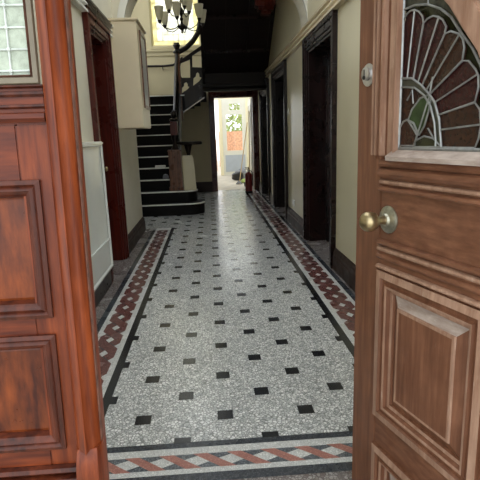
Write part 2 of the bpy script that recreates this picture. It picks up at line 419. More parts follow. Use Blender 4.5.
# ------------------------------------------------------------------ baseboards, picture rails
def sk(name, x, sgn, spans, hgt=.19):
    b = B()
    prof = [(0, 0), (.030, 0), (.030, hgt*.62), (.024, hgt*.66), (.022, hgt*.80), (.012, hgt*.90), (.008, hgt), (0, hgt)]
    for y0, y1 in spans: b.prism(prof, lambda p, q, t: (x + sgn*p, t, q), y0, y1)
    return struct(name, b, M['skirt'])
sk('baseboard_left', XL, 1, [(.8, 4.37), (5.33, 6.9)], .20)
sk('baseboard_right', XR, -1, [(.8, 4.43), (5.83, 7.23), (8.68, 9.33), (10.72, YB)], .21)
b = B(); b.box((-.52, YB-.03, 0), (.04, YB, .24)); b.box((1.14, YB-.03, 0), (XR, YB, .24)); struct('baseboard_back', b, M['skirt'], bevel=.006)
def rail(name, x, sgn, spans, z=2.37, mat='white'):
    b = B(); prof = [(0, z-.035), (.052, z-.035), (.052, z-.015), (.030, z-.01), (.030, z+.012), (.055, z+.02), (.055, z+.036), (.035, z+.04), (.035, z+.058), (.065, z+.066), (.065, z+.085), (0, z+.085)]
    for y0, y1 in spans: b.prism(prof, lambda p, q, t: (x + sgn*p, t, q), y0, y1)
    return struct(name, b, M[mat])
rail('trim_6', XR, -1, [(.8, YB)], mat='pier')
rail('trim_7', XL, 1, [(.8, 4.37), (5.33, 5.43)])
b = B(); b.prism([(0,3.06),(.03,3.08),(.03,3.14),(.07,3.17),(.07,3.20),(.02,3.215),(0,3.22)], lambda p,q,t: (t, YB-p, q), -1.75, -.02); struct('trim_8', b, M['upper'])

# ------------------------------------------------------------------ hall doors
def architrave(b, T, y0, y1, z, w=.13, d=.05, base=0):
    # stepped casing: nested legs and head in (y, z, h)
    b.T = T
    for o, i, hh in ((w, w*.72, d*.95), (w*.72, w*.38, d*.6), (w*.38, w*.2, d*.75), (w*.2, 0, d*.45)):
        b.box((y0-o, 0, -.02), (y0-i, z+i, hh)); b.box((y1+i, 0, -.02), (y1+o, z+i, hh)); b.box((y0-o, z+i, -.02), (y1+o, z+o, hh))
def hall_door(name, xw, sgn, op, rec, mat='maroon', head=True):
    y0, y1, z = op
    T = lambda p: V((xw + sgn*p.z, p.x, p.y))
    t = thing(name, (xw, (y0+y1)/2, 0), kind='structure')
    b = B(); architrave(b, T, y0, y1, z); b.build('architrave', M[mat], t, bevel=.004)
    if head:
        b = B(); prof = [(.0, z+.125), (.052, z+.13), (.052, z+.15), (.060, z+.155), (.060, z+.175), (.068, z+.18), (.068, z+.20), (.0, z+.205)]
        b.prism(prof, lambda p, q, s: (xw + sgn*p, s, q), y0-.135, y1+.135); b.build('head_moulding', M['headwood'], t)
    b = B(T)
    b.box((y0-.01, 0, -.29), (y0+.025, z, .0)); b.box((y1-.025, 0, -.29), (y1+.01, z, .0)); b.box((y0, z-.025, -.29), (y1, z+.01, 0))
    b.build('jamb', M[mat], t)
    leaf = B(T).box((y0+.025, .01, -rec-.045), (y1-.025, z-.025, -rec)).build('leaf', M[mat], t)
    w = y1-y0-.05; b = B(T)
    for c0, c1 in ((.09, w/2-.05), (w/2+.05, w-.09)):
        for r0, r1 in ((.22, .92), (1.12, z-.16)):
            b.rings((y0+.025+c0, r0, y0+.025+c1, r1), [(0, -rec), (.008, -rec+.014), (.03, -rec+.010), (.035, -rec-.004), (.06, -rec-.004), (.09, -rec+.006)], True)
    b.build('panel_moulding', M[mat], leaf)
    hy = y1-.10 if sgn > 0 else y0+.09
    B(T).lathe([(.024,0),(.024,.006),(.009,.012),(.009,.035),(.022,.045),(.027,.058),(.02,.07),(.004,.074)], (hy, 1.0, -rec), (0,0,1), 14).build('door_knob', M['brass'], leaf, smooth=True)
    return t
hall_door('door_1', XL, 1, D1, .13)
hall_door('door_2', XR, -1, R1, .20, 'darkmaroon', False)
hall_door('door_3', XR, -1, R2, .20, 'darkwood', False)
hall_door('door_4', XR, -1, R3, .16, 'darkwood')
# back doorway casing, and its open white leaf
t = thing('door_5', ((BD[0]+BD[1])/2, YB, 0), kind='structure')
b = B(); architrave(b, lambda p: V((p.x, YB-p.z, p.y)), BD[0], BD[1], BD[2], .11, .05); b.build('architrave', M['maroon'], t, bevel=.004)
b = B(); b.prism([(0,2.27),(.06,2.29),(.07,2.33),(.10,2.345),(.10,2.36),(0,2.37)], lambda p,q,s: (s, YB-p, q), BD[0]-.13, XR-.0); b.build('head_moulding', M['darkwood'], t)
bx(((BD[0]-.01, YB-.01, 0), (BD[0]+.02, YB+.2, BD[2])), ((BD[1]-.02, YB-.01, 0), (BD[1]+.01, YB+.2, BD[2])), ((BD[0], YB-.01, BD[2]-.03), (BD[1], YB+.2, BD[2]+.01))).build('jamb', M['newelwood'], t)
lf = bx(((1.02, YB+.21, .01), (1.06, YB+1.02, BD[2]-.03))).build('leaf', M['white'], t)
b = B(lambda p: V((1.02 - p.z, p.x, p.y)))
for r0, r1 in ((.2, .9), (1.05, 2.0)): b.rings((YB+.30, r0, YB+.93, r1), [(0, .0), (.01, .012), (.035, .008), (.045, -.0), (.07, .002)], True)
b.build('panel_moulding', M['white'], lf)

# ------------------------------------------------------------------ stair window
x0, x1, z0, z1 = WN
w = thing('window_1', ((x0+x1)/2, YB, z0), kind='structure')
b = B(lambda p: V((p.x, YB - p.z, p.y))); b.rings((x0-.06, z0-.0, x1+.0, z1+.06), [(0, 0), (0, .03), (.05, .03), (.07, .01), (.09, -.03), (.09, -.09)]); b.build('window_frame', M['upper'], w)
gx0, gx1, gz0, gz1 = x0+.02, x1-.09, z0+.08, z1-.03; gy = YB+.06
b = B(); bd = .10
for r in ((gx0,gz0,gx0+bd,gz1),(gx1-bd,gz0,gx1,gz1),(gx0+bd,gz0,gx1-bd,gz0+bd),(gx0+bd,gz1-bd,gx1-bd,gz1)):
    b.box((r[0], gy, r[1]), (r[2], gy+.004, r[3]))
b.build('border_glass', M['yellowglass'], w)
bx(((gx0+bd, gy, gz0+bd), (gx1-bd, gy+.004, gz1-bd))).build('pale_glass', M['stairglass'], w)
b = B(); k = gx0+bd
for i in range(8):
    xx = gx0+bd+(gx1-gx0-2*bd)*i/7; b.box((xx-.003, gy-.004, gz0), (xx+.003, gy+.006, gz1))
for i in range(13):
    zz = gz0+bd+(gz1-gz0-2*bd)*i/12; b.box((gx0, gy-.004, zz-.003), (gx1, gy+.006, zz+.003))
b.build('lead_came', M['yellowglass'], w)

# ------------------------------------------------------------------ staircase
S = thing('staircase', (-1.1, 8.1, 0), 'dark winding timber staircase with pale nosing strips rising on the left at the hall end', 'staircase')
RI, TR, Y1 = .193, .205, 8.10
def step_outline(k):
    y = Y1 + TR*(k-1); yb = y + TR + .03
    if k == 1: xe, r, yb = -.13, .24, 8.62
    elif k == 2: xe, r, yb = -.25, .20, 8.60
    else: return [(-1.75, y), (-.58, y), (-.58, yb), (-1.75, yb)], y
    arc = [(xe - r + r*math.sin(t), y + r - r*math.cos(t)) for t in [math.pi*i/20 for i in range(11)]]
    return [(-1.75, y)] + arc + [(xe, yb), (-1.75, yb)], y
for k in range(1, 12):
    o, y = step_outline(k); z = RI*k
    if k == 11: o = [(-1.75, y), (-.45, y), (-.45, y+.23), (-1.75, y+.23)]
    b = B(); b.prism(o, lambda p, q, t: (p, q, t), z-RI-(.10 if k > 1 else 0), z-.02)
    big = [(p, q) for p, q in o]
    b.prism([(p + (.012 if p > -.3 else 0), q - (.02 if q < y+.3 else 0)) for p, q in o], lambda p, q, t: (p, q, t), z-.025, z)
    tr = b.build('tread', M['carpet'], S)
    nb = B()
    edge = [(p, q) for p, q in o[:-2]] if k < 3 else o[:2]
    edge = [(p + (.012 if p > -.3 else 0), q-.02) for p, q in edge]
    for (p, q), (p2, q2) in zip(edge, edge[1:]):
        dv = V((p2-p, q2-q)); L_ = dv.length
        if L_ < 1e-4: continue
        nx, ny = dv.y/L_*.004, -dv.x/L_*.004; ix, iy = -nx*9, -ny*9
        nb.add([(p+nx,q+ny,z-.016),(p2+nx,q2+ny,z-.016),(p2+nx,q2+ny,z+.003),(p+nx,q+ny,z+.003),(p+ix,q+iy,z-.016),(p2+ix,q2+iy,z-.016),(p2+ix,q2+iy,z+.003),(p+ix,q+iy,z+.003)],
               [(0,1,2,3),(5,4,7,6),(3,2,6,7),(1,0,4,5)])
    nb.build('nosing_strip', M['nosing'], tr)
LZ = RI*11
bx(((-1.75, 10.33, LZ-.2), (-.45, YB, LZ))).build('half_landing', M['carpet'], S)
b = B(); yE = 10.2
b.prism([(8.32, .0), (8.32, .42), (8.5, .62), (yE, .62+(yE-8.5)*.94), (yE, 1.70), (yE-.4, 1.35), (8.9, .386), (8.9, 0)], lambda p, q, t: (t, p, q), -.58, -.53)
b.build('outer_string', M['darkwood'], S, bevel=.006)
# lower newel
n = B(); n.box((-.70, 8.33, .386), (-.485, 8.52, 1.07)); n.box((-.715, 8.315, .386), (-.47, 8.535, .46)); n.box((-.71, 8.32, 1.05), (-.475, 8.53, 1.085))
np_ = n.build('newel_post', M['newelwood'], S, bevel=.008)
B().lathe([(.055,1.085),(.075,1.10),(.05,1.14),(.036,1.20),(.055,1.27),(.06,1.30),(.05,1.33)], (-.575, 8.42, 0), seg=16).build('turned_shaft', M['darkwood'], np_, smooth=True)
n = B(); n.box((-.64, 8.36, 1.33), (-.515, 8.48, 1.56)); n.build('newel_block', M['maroon'], np_, bevel=.006)
B().lathe([(.05,1.56),(.075,1.575),(.07,1.60),(.03,1.62),(.05,1.66),(.045,1.70),(.015,1.735),(.002,1.75)], (-.575, 8.42, 0), seg=16).build('finial', M['darkwood'], np_, smooth=True)
# scroll end of the handrail over the bullnose step
b = B(); sp_ = []
for i in range(40):
    t = i/39; ang = -.3 + t*9; r = .135*(1-t)+.02
    sp_.append((-.29 + r*math.cos(ang), 8.42 + r*math.sin(ang)*.8, 1.19 + .0*t))
b.tube([(-.56, 8.42, 1.20), (-.45, 8.36, 1.19), (-.33, 8.30, 1.19), (-.22, 8.32, 1.19)] + sp_, .028, 8)
b.lathe([(.09,1.165),(.09,1.20),(.06,1.215)], (-.29, 8.42, 0), seg=16)
b.build('volute', M['darkwood'], S, smooth=True)
B().lathe([(.07,.386),(.07,.42),(.04,.46),(.03,.6),(.045,.8),(.03,1.0),(.06,1.12),(.075,1.17)], (-.36, 8.45, 0), seg=14).build('volute_newel', M['darkwood'], S, smooth=True)
# flight handrail and balusters
B().tube([(-.575, 8.45, 1.50), (-.57, 8.9, 1.86), (-.56, 9.8, 2.66), (-.555, 10.15, 2.90)], .032, 10).build('handrail', M['darkwood'], S, smooth=True)
for i in range(9):
    y = 8.62 + i*.18; zb = .62+(y-8.5)*.94; zt = 1.52+(y-8.45)*.82
    B().lathe([(.016,0),(.016,.12),(.026,.2),(.014,.3),(.02,.6),(.013,.75),(.016,zt-zb)], (-.56, y, zb), seg=8).build('baluster', M['darkwood'], S, smooth=True)
# upper newel
n = B(); n.box((-.60, 10.14, 1.62), (-.50, 10.26, 2.92))
nu = n.build('newel_post', M['newelwood'], S, bevel=.008)
B().lathe([(.06,2.92),(.085,2.94),(.075,2.97),(.035,2.99),(.06,3.04),(.075,3.08),(.055,3.10),(.06,3.12),(.0,3.13)], (-.55, 10.2, 0), seg=16).build('finial', M['darkwood'], nu, smooth=True)
# middle flight over the doorway
MF = lambda p, q, t: (p, t, q)
for k in range(1, 4):
    xx = -.43 + .14*(k-1)
    zt_ = (2.118, 2.17, 2.26)[k-1]
    bx(((xx, 10.22, zt_-.2), (xx+.14, YB, zt_))).build('tread', M['carpet'], S)
b = B(); b.prism([(-.56, 1.70), (-.46, 1.80), (-.05, 2.06), (-.05, 2.42), (-.56, 2.11)], MF, 10.17, 10.22); st = b.build('outer_string', M['darkwood'], S)
b = B(); b.prism([(-.49, 1.775), (-.05, 2.05), (-.05, 2.075), (-.49, 1.80)], MF, 10.14, 10.17); b.build('string_glint', M['nosing'], st)  # pale strip paints the highlight along the string's lower edge
vs, fs = holes_panel([(-.545, 2.08), (-.02, 2.36), (-.02, 3.03), (-.06, 3.06), (-.50, 2.79), (-.545, 2.76)],
    [[(-.485, 2.735), (-.30, 2.80), (-.315, 2.455), (-.482, 2.459), (-.528, 2.578)],
     [(-.252, 2.87), (-.07, 2.975), (-.075, 2.644), (-.26, 2.655)],
     [(-.5, 2.16), (-.487, 2.268), (-.447, 2.3), (-.444, 2.351), (-.399, 2.373), (-.372, 2.335), (-.374, 2.293), (-.334, 2.278), (-.377, 2.236)],
     [(-.262, 2.30), (-.248, 2.444), (-.202, 2.475), (-.191, 2.527), (-.16, 2.554), (-.132, 2.525), (-.129, 2.469), (-.086, 2.448), (-.135, 2.385)]], .05)
b = B(lambda p: V((p.x, 10.20 - p.z, p.y))); b.add(vs, fs); b.build('fretwork_panel', M['darkwood'], S)
B().tube([(-.56,10.2,2.93), (-.509,10.2,2.955), (-.367,10.2,3.022), (-.221,10.2,3.15), (-.114,10.2,3.296), (-.066,10.2,3.462), (-.045,10.15,3.60), (-.04,9.9,3.80), (-.04, 9.0, 4.40), (-.04, 7.6, 5.34)], .052, 10).build('handrail', M['darkwood'], S, smooth=True)
# wall handrail along the landing
b = B(); b.tube([(-1.74, YB-.07, 2.86), (-.9, YB-.07, 2.855), (-.72, YB-.07, 2.87), (-.60, YB-.10, 2.93), (-.5, YB-.2, 3.0)], .024, 8)
b.tube([(-.95, YB, 2.78), (-.95, YB-.07, 2.80), (-.95, YB-.07, 2.85)], .010, 6); b.build('wall_handrail', M['darkwood'], S, smooth=True)
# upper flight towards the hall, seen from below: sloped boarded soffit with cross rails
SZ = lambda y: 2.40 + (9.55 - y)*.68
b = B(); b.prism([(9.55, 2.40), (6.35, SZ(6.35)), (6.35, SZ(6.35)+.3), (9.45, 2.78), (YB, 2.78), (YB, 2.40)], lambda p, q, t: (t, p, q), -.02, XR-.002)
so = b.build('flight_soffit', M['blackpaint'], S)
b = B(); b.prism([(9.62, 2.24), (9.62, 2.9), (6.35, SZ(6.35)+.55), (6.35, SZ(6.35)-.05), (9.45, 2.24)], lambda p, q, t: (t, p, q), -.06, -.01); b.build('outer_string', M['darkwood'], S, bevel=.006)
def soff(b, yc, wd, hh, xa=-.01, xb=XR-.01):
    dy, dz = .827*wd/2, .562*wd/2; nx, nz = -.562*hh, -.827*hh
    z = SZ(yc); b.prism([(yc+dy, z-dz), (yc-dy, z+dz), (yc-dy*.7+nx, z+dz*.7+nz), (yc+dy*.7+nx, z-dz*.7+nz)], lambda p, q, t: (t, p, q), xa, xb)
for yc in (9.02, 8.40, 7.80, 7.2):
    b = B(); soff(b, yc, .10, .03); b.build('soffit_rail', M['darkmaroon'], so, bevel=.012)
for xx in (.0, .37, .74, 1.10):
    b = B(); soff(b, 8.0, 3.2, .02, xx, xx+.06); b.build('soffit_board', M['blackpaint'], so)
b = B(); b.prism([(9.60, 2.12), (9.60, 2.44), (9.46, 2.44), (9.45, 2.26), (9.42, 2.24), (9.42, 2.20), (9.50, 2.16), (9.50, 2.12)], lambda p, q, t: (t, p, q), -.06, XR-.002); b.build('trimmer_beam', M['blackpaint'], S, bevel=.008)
n = B(); n.box((.80, 7.85, 3.20), (1.12, 8.02, 4.1)); n.box((.84, 7.83, 3.14), (1.08, 8.0, 3.2)); n.box((.88,7.85,3.08),(1.04,7.98,3.14)); n.build('newel_drop', M['red2'] if 'red2' in M else M['maroon'], S, bevel=.01)

tb = B(); tb.prism([(-.462, .391), (-.25, .391), (-.275, .93), (-.30, .985), (-.462, .99)], lambda p, q, t: (p, t, q), 8.325, 8.345)
tb2 = tb.build('leaning_board', M['cream'], bevel=.004)
tb2['label'] = 'cream painted board with a rounded corner standing on the stairs beside the newel'; tb2['category'] = 'board'
cd = bx(((-.98, 8.74, .777), (-.80, 8.83, .812))).build('folded_card', M['paper'], bevel=.004)
cd['label'] = 'small white folded card lying on a dark stair tread'; cd['category'] = 'card'
b = B(); b.lathe([(.0,0),(.05,.0),(.055,.03),(.04,.07),(.0,.085)], (-.79, 8.60, RI*3+.005), seg=12); cl = b.build('grey_pouch', M['greycloth'], smooth=True)
cl['label'] = 'small grey pouch on the stair tread just below the white card'; cl['category'] = 'pouch'

# ------------------------------------------------------------------ chandelier
cx, cy = -.33, 7.9
CH = thing('chandelier', (cx, cy, 2.85), 'dark metal two-tier chandelier with frosted glass cup shades hanging before the stair window', 'chandelier')
b = B(); b.lathe([(.004,2.84),(.018,2.86),(.012,2.885),(.03,2.90),(.06,2.925),(.075,2.945),(.05,2.965),(.02,2.985),(.012,3.02),(.03,3.05),(.012,3.08),(.02,3.11),(.045,3.14),(.055,3.16),(.03,3.19),(.012,3.22),(.010,5.5),(.06,5.53),(.07,TOP)], (cx, cy, 0), seg=16)
b.build('stem', M['blackiron'], CH, smooth=True)
def arm(ang, rad, zh, zs, hub):
    c, s = math.cos(ang), math.sin(ang); P = []
    for r, z in ((hub, zh), (hub+.05, zh-.035), (hub+(rad-hub)*.45, zh-.055), (hub+(rad-hub)*.8, zh-.025), (rad-.01, zh+.03), (rad, zs-.01)):
        P.append((cx+c*r, cy+s*r, z))
    am_ = B().tube(P, .007, 6).build('arm', M['blackiron'], CH, smooth=True)
    B().lathe([(.010,-.035),(.022,-.02),(.03,0),(.032,.012),(.015,.016)], (cx+c*rad, cy+s*rad, zs), seg=12).build('lamp_holder', M['blackiron'], am_, smooth=True)
    B().lathe([(.026,.01),(.042,.05),(.054,.10),(.062,.15),(.068,.185),(.072,.20)], (cx+c*rad, cy+s*rad, zs), seg=16).build('lamp_shade', M['shade'], am_, smooth=True)
for i in range(6): arm(math.radians(22 + 60*i), .345, 2.945, 3.00, .06)
for i in range(3): arm(math.radians(-70 + 120*i), .185, 3.15, 3.18, .045)

# ------------------------------------------------------------------ heater cover on the left wall
hc = thing('heater_cover', (-.965, 4.03, .11), 'tall white enamelled panel heater on the left wall before the dark doorway', 'heater')
T = lambda p: V((p.z, p.x, p.y))
b = B(T); b.box((3.50, .16, XL+.004), (4.33, 1.27, -.945)); b.build('body', M['heater'], hc, bevel=.012)
b = B(T); b.rings((3.50, .16, 4.33, 1.27), [(0, -.948), (.0, -.928), (.018, -.925), (.028, -.942)]); b.build('rim', M['heater'], hc)
b = B(T); b.box((3.53, .405, -.946), (4.30, .435, -.930)); b.build('cross_bar', M['heater'], hc, bevel=.004)
b = B(T); b.box((3.49, 1.255, XL+.004), (4.34, 1.285, -.92)); b.build('top_cap', M['heater'], hc, bevel=.01)
b = B(T); b.box((3.52, .0, -.968), (4.31, .16, -.95)); b.build('plinth', M['darkwood'], hc, bevel=.004)

# ------------------------------------------------------------------ small wall fittings
def fitting(name, y, z, h_, w_, lab, cat):
    t = thing(name, (XR, y, z), lab, cat)
    bx(((XR-.014, y-w_/2, z-h_/2), (XR, y+w_/2, z+h_/2))).build('face_plate', M['white'], t, bevel=.003)
    bx(((XR-.022, y-.012, z-.02), (XR-.012, y+.012, z+.02))).build('rocker', M['white'], t, bevel=.003)
fitting('light_switch', 7.12, 1.60, .09, .09, 'small white light switch on the cream right wall beside a dark door casing', 'switch')
fitting('wall_socket', 6.72, .33, .09, .15, 'small white socket low on the cream right wall above the skirting', 'socket')
b = B(); b.tube([(XR-.02, 8.98, 0), (XR-.02, 8.98, 2.36)], .014, 8); struct('trim_9', b, M['pale'], smooth=True)

# ------------------------------------------------------------------ fire extinguisher
fx = thing('fire_extinguisher', (.855, 10.85, 0), 'dark red fire extinguisher standing on the floor right of the bright back doorway', 'fire extinguisher')
B().lathe([(.07,0),(.078,.01),(.08,.03),(.08,.40),(.07,.44),(.04,.47),(.025,.48)], (.855,10.85,0), seg=20).build('cylinder', M['red'], fx, smooth=True)
B().lathe([(.081,.0),(.084,.012),(.084,.05),(.079,.052)], (.855,10.85,0), seg=20).build('base_ring', M['black'], fx, smooth=True)
B().lathe([(.022,.475),(.026,.49),(.02,.53),(.012,.55)], (.855,10.85,0), seg=12).build('valve', M['steel'], fx, smooth=True)
b = B(); b.box((.78,10.84,.535),(.87,10.86,.548)); b.box((.775,10.84,.565),(.86,10.86,.578)); b.box((.85,10.838,.53),(.87,10.862,.58)); b.build('handle', M['black'], fx, bevel=.003)
B().tube([(.87,10.85,.51),(.92,10.84,.50),(.945,10.84,.42),(.942,10.84,.25),(.938,10.84,.16)], [.010,.010,.010,.011,.016], 8).build('hose', M['black'], fx, smooth=True)
B().lathe([(.0805,.16),(.0812,.162),(.0812,.30),(.0805,.302)], (.855,10.85,0), seg=20).build('paper_band', M['redlabel'] if 'redlabel' in M else M['red'], fx, smooth=True)

# ------------------------------------------------------------------ garden room beyond
GY = 16.0
b = B(); b.box((-1.2, YB+.2, 0), (-1.05, GY+.15, 2.7)); struct('wall_garden_left', b, M['garden'])
b = B(); b.box((2.25, YB+.2, 0), (2.4, GY+.15, 2.7)); struct('wall_garden_right', b, M['garden'])
b = B(); b.box((.35,GY,0),(.46,GY+.15,2.7)); b.box((1.22,GY,0),(2.25,GY+.15,2.7)); b.box((.46,GY,2.42),(1.22,GY+.15,2.7)); b.box((-1.05,GY,2.42),(.35,GY+.15,2.7)); b.box((-1.05,GY,0),(-.55,GY+.15,2.42))
struct('wall_garden_far', b, M['garden'])
b = B(); b.box((-1.2, YB+.2, 2.7), (2.4, GY+.15, 2.71)); struct('ceiling_garden_room', b, M['clear'])  # unseen roof, made clear so the sky brightens the garden room
gd = thing('door_6', (.84, GY, 0), kind='structure')
vs, fs = holes_panel([(.46, .01), (1.22, .01), (1.22, 2.42), (.46, 2.42)], [[(.59, .80), (1.10, .80), (1.10, 1.94), (.59, 1.94)], [(.70, 2.08), (1.04, 2.08), (1.04, 2.28), (.70, 2.28)]], .05)
b = B(lambda p: V((p.x, GY-.02-p.z, p.y))); b.add(vs, fs); b.build('door_frame', M['white'], gd)
bx(((.56, GY-.02, .78), (1.13, GY-.014, 1.97)), ((.68, GY-.02, 2.06), (1.06, GY-.014, 2.30))).build('glass', M['clear'], gd)
bx(((.52, GY-.058, .12), (1.17, GY-.046, .66))).build('lower_panel', M['bluepanel'], gd, bevel=.006)
b = B()
for xx in (.815, .93): b.box((xx-.008, GY-.045, 2.08), (xx+.008, GY-.03, 2.28))
b.box((.70, GY-.045, 2.17), (1.04, GY-.03, 2.185)); b.build('glazing_bar', M['white'], gd)
# outside the garden door
b = bx(((-.35, 18.2, 0), (.28, 18.5, 1.15))); o = b.build('brick_pier', M['brick'], bevel=.01); o['label'] = 'orange brick pier in sunlight outside the left opening of the garden room'; o['category'] = 'pier'
b = bx(((.42, 20.5, 0), (3.4, 20.8, 1.45))); o = b.build('garden_wall', M['brick'], bevel=.01); o['label'] = 'orange brick garden wall seen through the glass of the white garden door'; o['category'] = 'wall'
b = B()
for k in range(900):
    px, py, pz = random.uniform(.75, 3.4), random.uniform(21.2, 22.6), random.uniform(.4, 3.4)
    q = V((random.uniform(-1,1), random.uniform(-1,1), random.uniform(-1,1))).normalized(); u = q.orthogonal().normalized(); v_ = q.cross(u); s_ = random.uniform(.09, .2)
    c_ = V((px, py, pz)); b.flat([c_+u*s_, c_+v_*s_*.5, c_-u*s_, c_-v_*s_*.5])
sh = thing('garden_shrub', (1.8, 21.9, 0), 'green leafy shrub behind the garden wall seen through the garden door glass', 'shrub')
b.raw_normals = True; b.build('foliage', M['leafy'], sh)
b = B(); b.tube([(1.8,21.9,0),(1.75,21.9,1.2),(1.6,21.9,2.6)], [.07,.05,.02], 8); b.tube([(1.76,21.9,1.0),(2.3,21.9,2.2)], [.04,.015], 8); b.build('trunk', M['newelwood'], sh, smooth=True)
b = bx(((-3, 19, -.12), (6, 26, -.006))); struct('trim_10', b, M['paving'])

# cleaning things by the back doorway
def lump(name, c, r, mat, lab, cat, seed):
    bm = bmesh.new(); bmesh.ops.create_icosphere(bm, subdivisions=3, radius=1); rn = random.Random(seed)
    ph = [rn.uniform(0, 6) for _ in range(6)]
    for v in bm.verts:
        k = 1 + .14*math.sin(4*v.co.x+ph[0]) + .12*math.sin(5*v.co.y+ph[1]) + .10*math.sin(6*v.co.z+ph[2])
        v.co = V((v.co.x*r[0]*k, v.co.y*r[1]*k, max(v.co.z, -.55)*r[2]*k))
    zm = min(v.co.z for v in bm.verts)
    b = B(); b.add([V((v.co.x+c[0], v.co.y+c[1], v.co.z - zm + c[2])) for v in bm.verts], [[v.index for v in f_.verts] for f_ in bm.faces]); bm.free()
    o = b.build(name, mat, smooth=True)
    if lab: o['label'] = lab; o['category'] = cat
    return o
lump('bag', (.80, 14.1, 0), (.20, .16, .15), M['black'], 'black soft bag slumped on the floor in the back doorway', 'bag', 1)
lump('cloth_bundle', (.93, 14.55, 0), (.16, .14, .19), M['greycloth'], 'grey cloth bundle heaped behind the black bag', 'cloth', 2)
lump('rag', (.90, 13.2, 0), (.09, .07, .06), M['leafy'], 'small greenish rag on the floor beside the fire extinguisher', 'rag', 3)
def stick(name, a_, b_, lab, cat, head):
    t = thing(name, a_, lab, cat)
    B().tube([a_, b_], .012, 8).build('handle', M['stick'], t, smooth=True)
    if head == 'mop':
        m = B()
        for k in range(14):
            t_ = 2*math.pi*k/14; m.tube([V(a_)+V((0,0,.10)), V(a_)+V((.04*math.cos(t_), .04*math.sin(t_), .06)), V(a_)+V((.085*math.cos(t_), .085*math.sin(t_), .008))], .010, 5)
        m.build('mop_strands', M['greycloth'], t, smooth=True)
    else:
        m = B(); m.box((a_[0]-.14, a_[1]-.03, a_[2]), (a_[0]+.14, a_[1]+.03, a_[2]+.12)); m.build('broom_head', M['black'], t, bevel=.01)
stick('mop', (.76, 12.9, 0), (1.0, 12.55, 1.60), 'pale wooden mop with grey strands leaning against the open white door', 'mop', 'mop')
stick('broom', (.99, 12.25, 0), (1.005, 12.02, 1.86), 'tall pale wooden broom leaning right of the mop', 'broom', 'broom')

# ------------------------------------------------------------------ open front door (right)
PL = V((.475, 1.52, 0)); th = math.radians(16.5)
dd = V((math.sin(th), -math.cos(th), 0)); dn = V((-math.cos(th), -math.sin(th), 0))
TD = lambda p: PL + dd*p.x + V((0, 0, p.y)) + dn*p.z          # (along the leaf, height, out of the face)
FD = thing('front_door', (.75, .60, 0), 'open weathered brown panelled front door with a stained glass fan and a brass knob', 'door')
W, HT, S0 = .975, 2.12, -.012
def dbox(name, mat, *bxs, parent=None, bevel=.003):
    b = B(TD)
    for q in bxs: b.box(*q)
    return b.build(name, M[mat], parent or FD, bevel=bevel)
dbox('stile', 'brownwood', ((S0, .01, -.045), (.118, HT, 0)))
dbox('stile', 'brownwood', ((.855, .01, -.045), (W, HT, 0)))
dbox('muntin', 'brownwood', ((.535, .08, -.045), (.585, .96, -.001)))
dbox('rail', 'brownwood_h', ((.118, .945, -.045), (.855, 1.215, -.001)))
dbox('rail', 'brownwood_h', ((.118, .27, -.045), (.855, .385, -.001)))
dbox('rail', 'brownwood_h', ((.118, .01, -.045), (.855, .085, -.001)))
dbox('rail', 'brownwood_h', ((.118, HT-.14, -.045), (.855, HT, -.001)))
# horizontal reeded mouldings across the knob rail
def bead(name, z, hgt, out, mat='brownwood_h', s0=.118, s1=.855, par=None):
    b = B(TD); b.prism([(0, z-hgt/2), (out*.7, z-hgt/2), (out, z-hgt*.15), (out*.85, z+hgt*.3), (out*.3, z+hgt/2), (0, z+hgt/2)], lambda p, q, t: (t, q, p), s0, s1)
    return b.build(name, M[mat], par or FD)
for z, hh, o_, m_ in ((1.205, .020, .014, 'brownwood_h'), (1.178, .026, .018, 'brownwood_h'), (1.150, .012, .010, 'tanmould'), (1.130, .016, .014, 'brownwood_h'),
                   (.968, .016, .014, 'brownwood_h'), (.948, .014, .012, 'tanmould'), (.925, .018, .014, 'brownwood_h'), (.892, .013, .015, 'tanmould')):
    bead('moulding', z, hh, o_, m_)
b = B(TD); b.box((.118, .86, -.045), (.855, .946, .002)); b.build('rail', M['brownwood_h'], FD)
# raised lower panels
def door_panel(s0, s1, z0, z1):
    b = B(TD); b.rings((s0, z0, s1, z1), [(-.004, -.03), (-.004, .010), (.018, .013), (.022, .004), (.034, .003), (.038, .010), (.046, .008), (.050, -.004), (.060, -.006), (.064, -.014)])
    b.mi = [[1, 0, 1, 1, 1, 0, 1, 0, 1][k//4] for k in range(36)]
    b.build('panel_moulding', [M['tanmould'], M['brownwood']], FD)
    b = B(TD); b.rings((s0+.062, z0+.062, s1-.062, z1-.062), [(.0, -.014), (.030, .0), (.032, .005), (.040, .005)], True)
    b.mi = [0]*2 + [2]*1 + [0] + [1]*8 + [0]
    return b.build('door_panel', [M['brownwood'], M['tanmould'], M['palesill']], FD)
door_panel(.122, .535, .385, .875)
door_panel(.585, .855, .385, .875)
door_panel(.122, .535, .06, .27)
door_panel(.585, .855, .06, .27)
# bolection moulding down the edge of the glazed opening
b = B(TD)
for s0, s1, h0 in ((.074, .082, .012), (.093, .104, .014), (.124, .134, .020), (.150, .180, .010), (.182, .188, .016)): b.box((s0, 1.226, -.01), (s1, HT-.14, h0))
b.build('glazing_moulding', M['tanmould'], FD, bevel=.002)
b = B(TD)
for s0, s1, h0 in ((.082, .093, .005), (.104, .124, .010), (.134, .150, .004)): b.box((s0, 1.215, -.01), (s1, HT-.14, h0))
b.build('glazing_moulding', M['brownwood'], FD, bevel=.002)
b = B(TD)
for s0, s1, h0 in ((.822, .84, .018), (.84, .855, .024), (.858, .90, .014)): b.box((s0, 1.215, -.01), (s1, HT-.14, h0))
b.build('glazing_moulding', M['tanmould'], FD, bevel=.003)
b = B(TD); b.prism([(-.01, 1.214), (.030, 1.214), (.032, 1.226), (.004, 1.243), (-.01, 1.243)], lambda p, q, t: (t, q, p), .172, .84); b.build('glazing_sill', M['palesill'], FD)
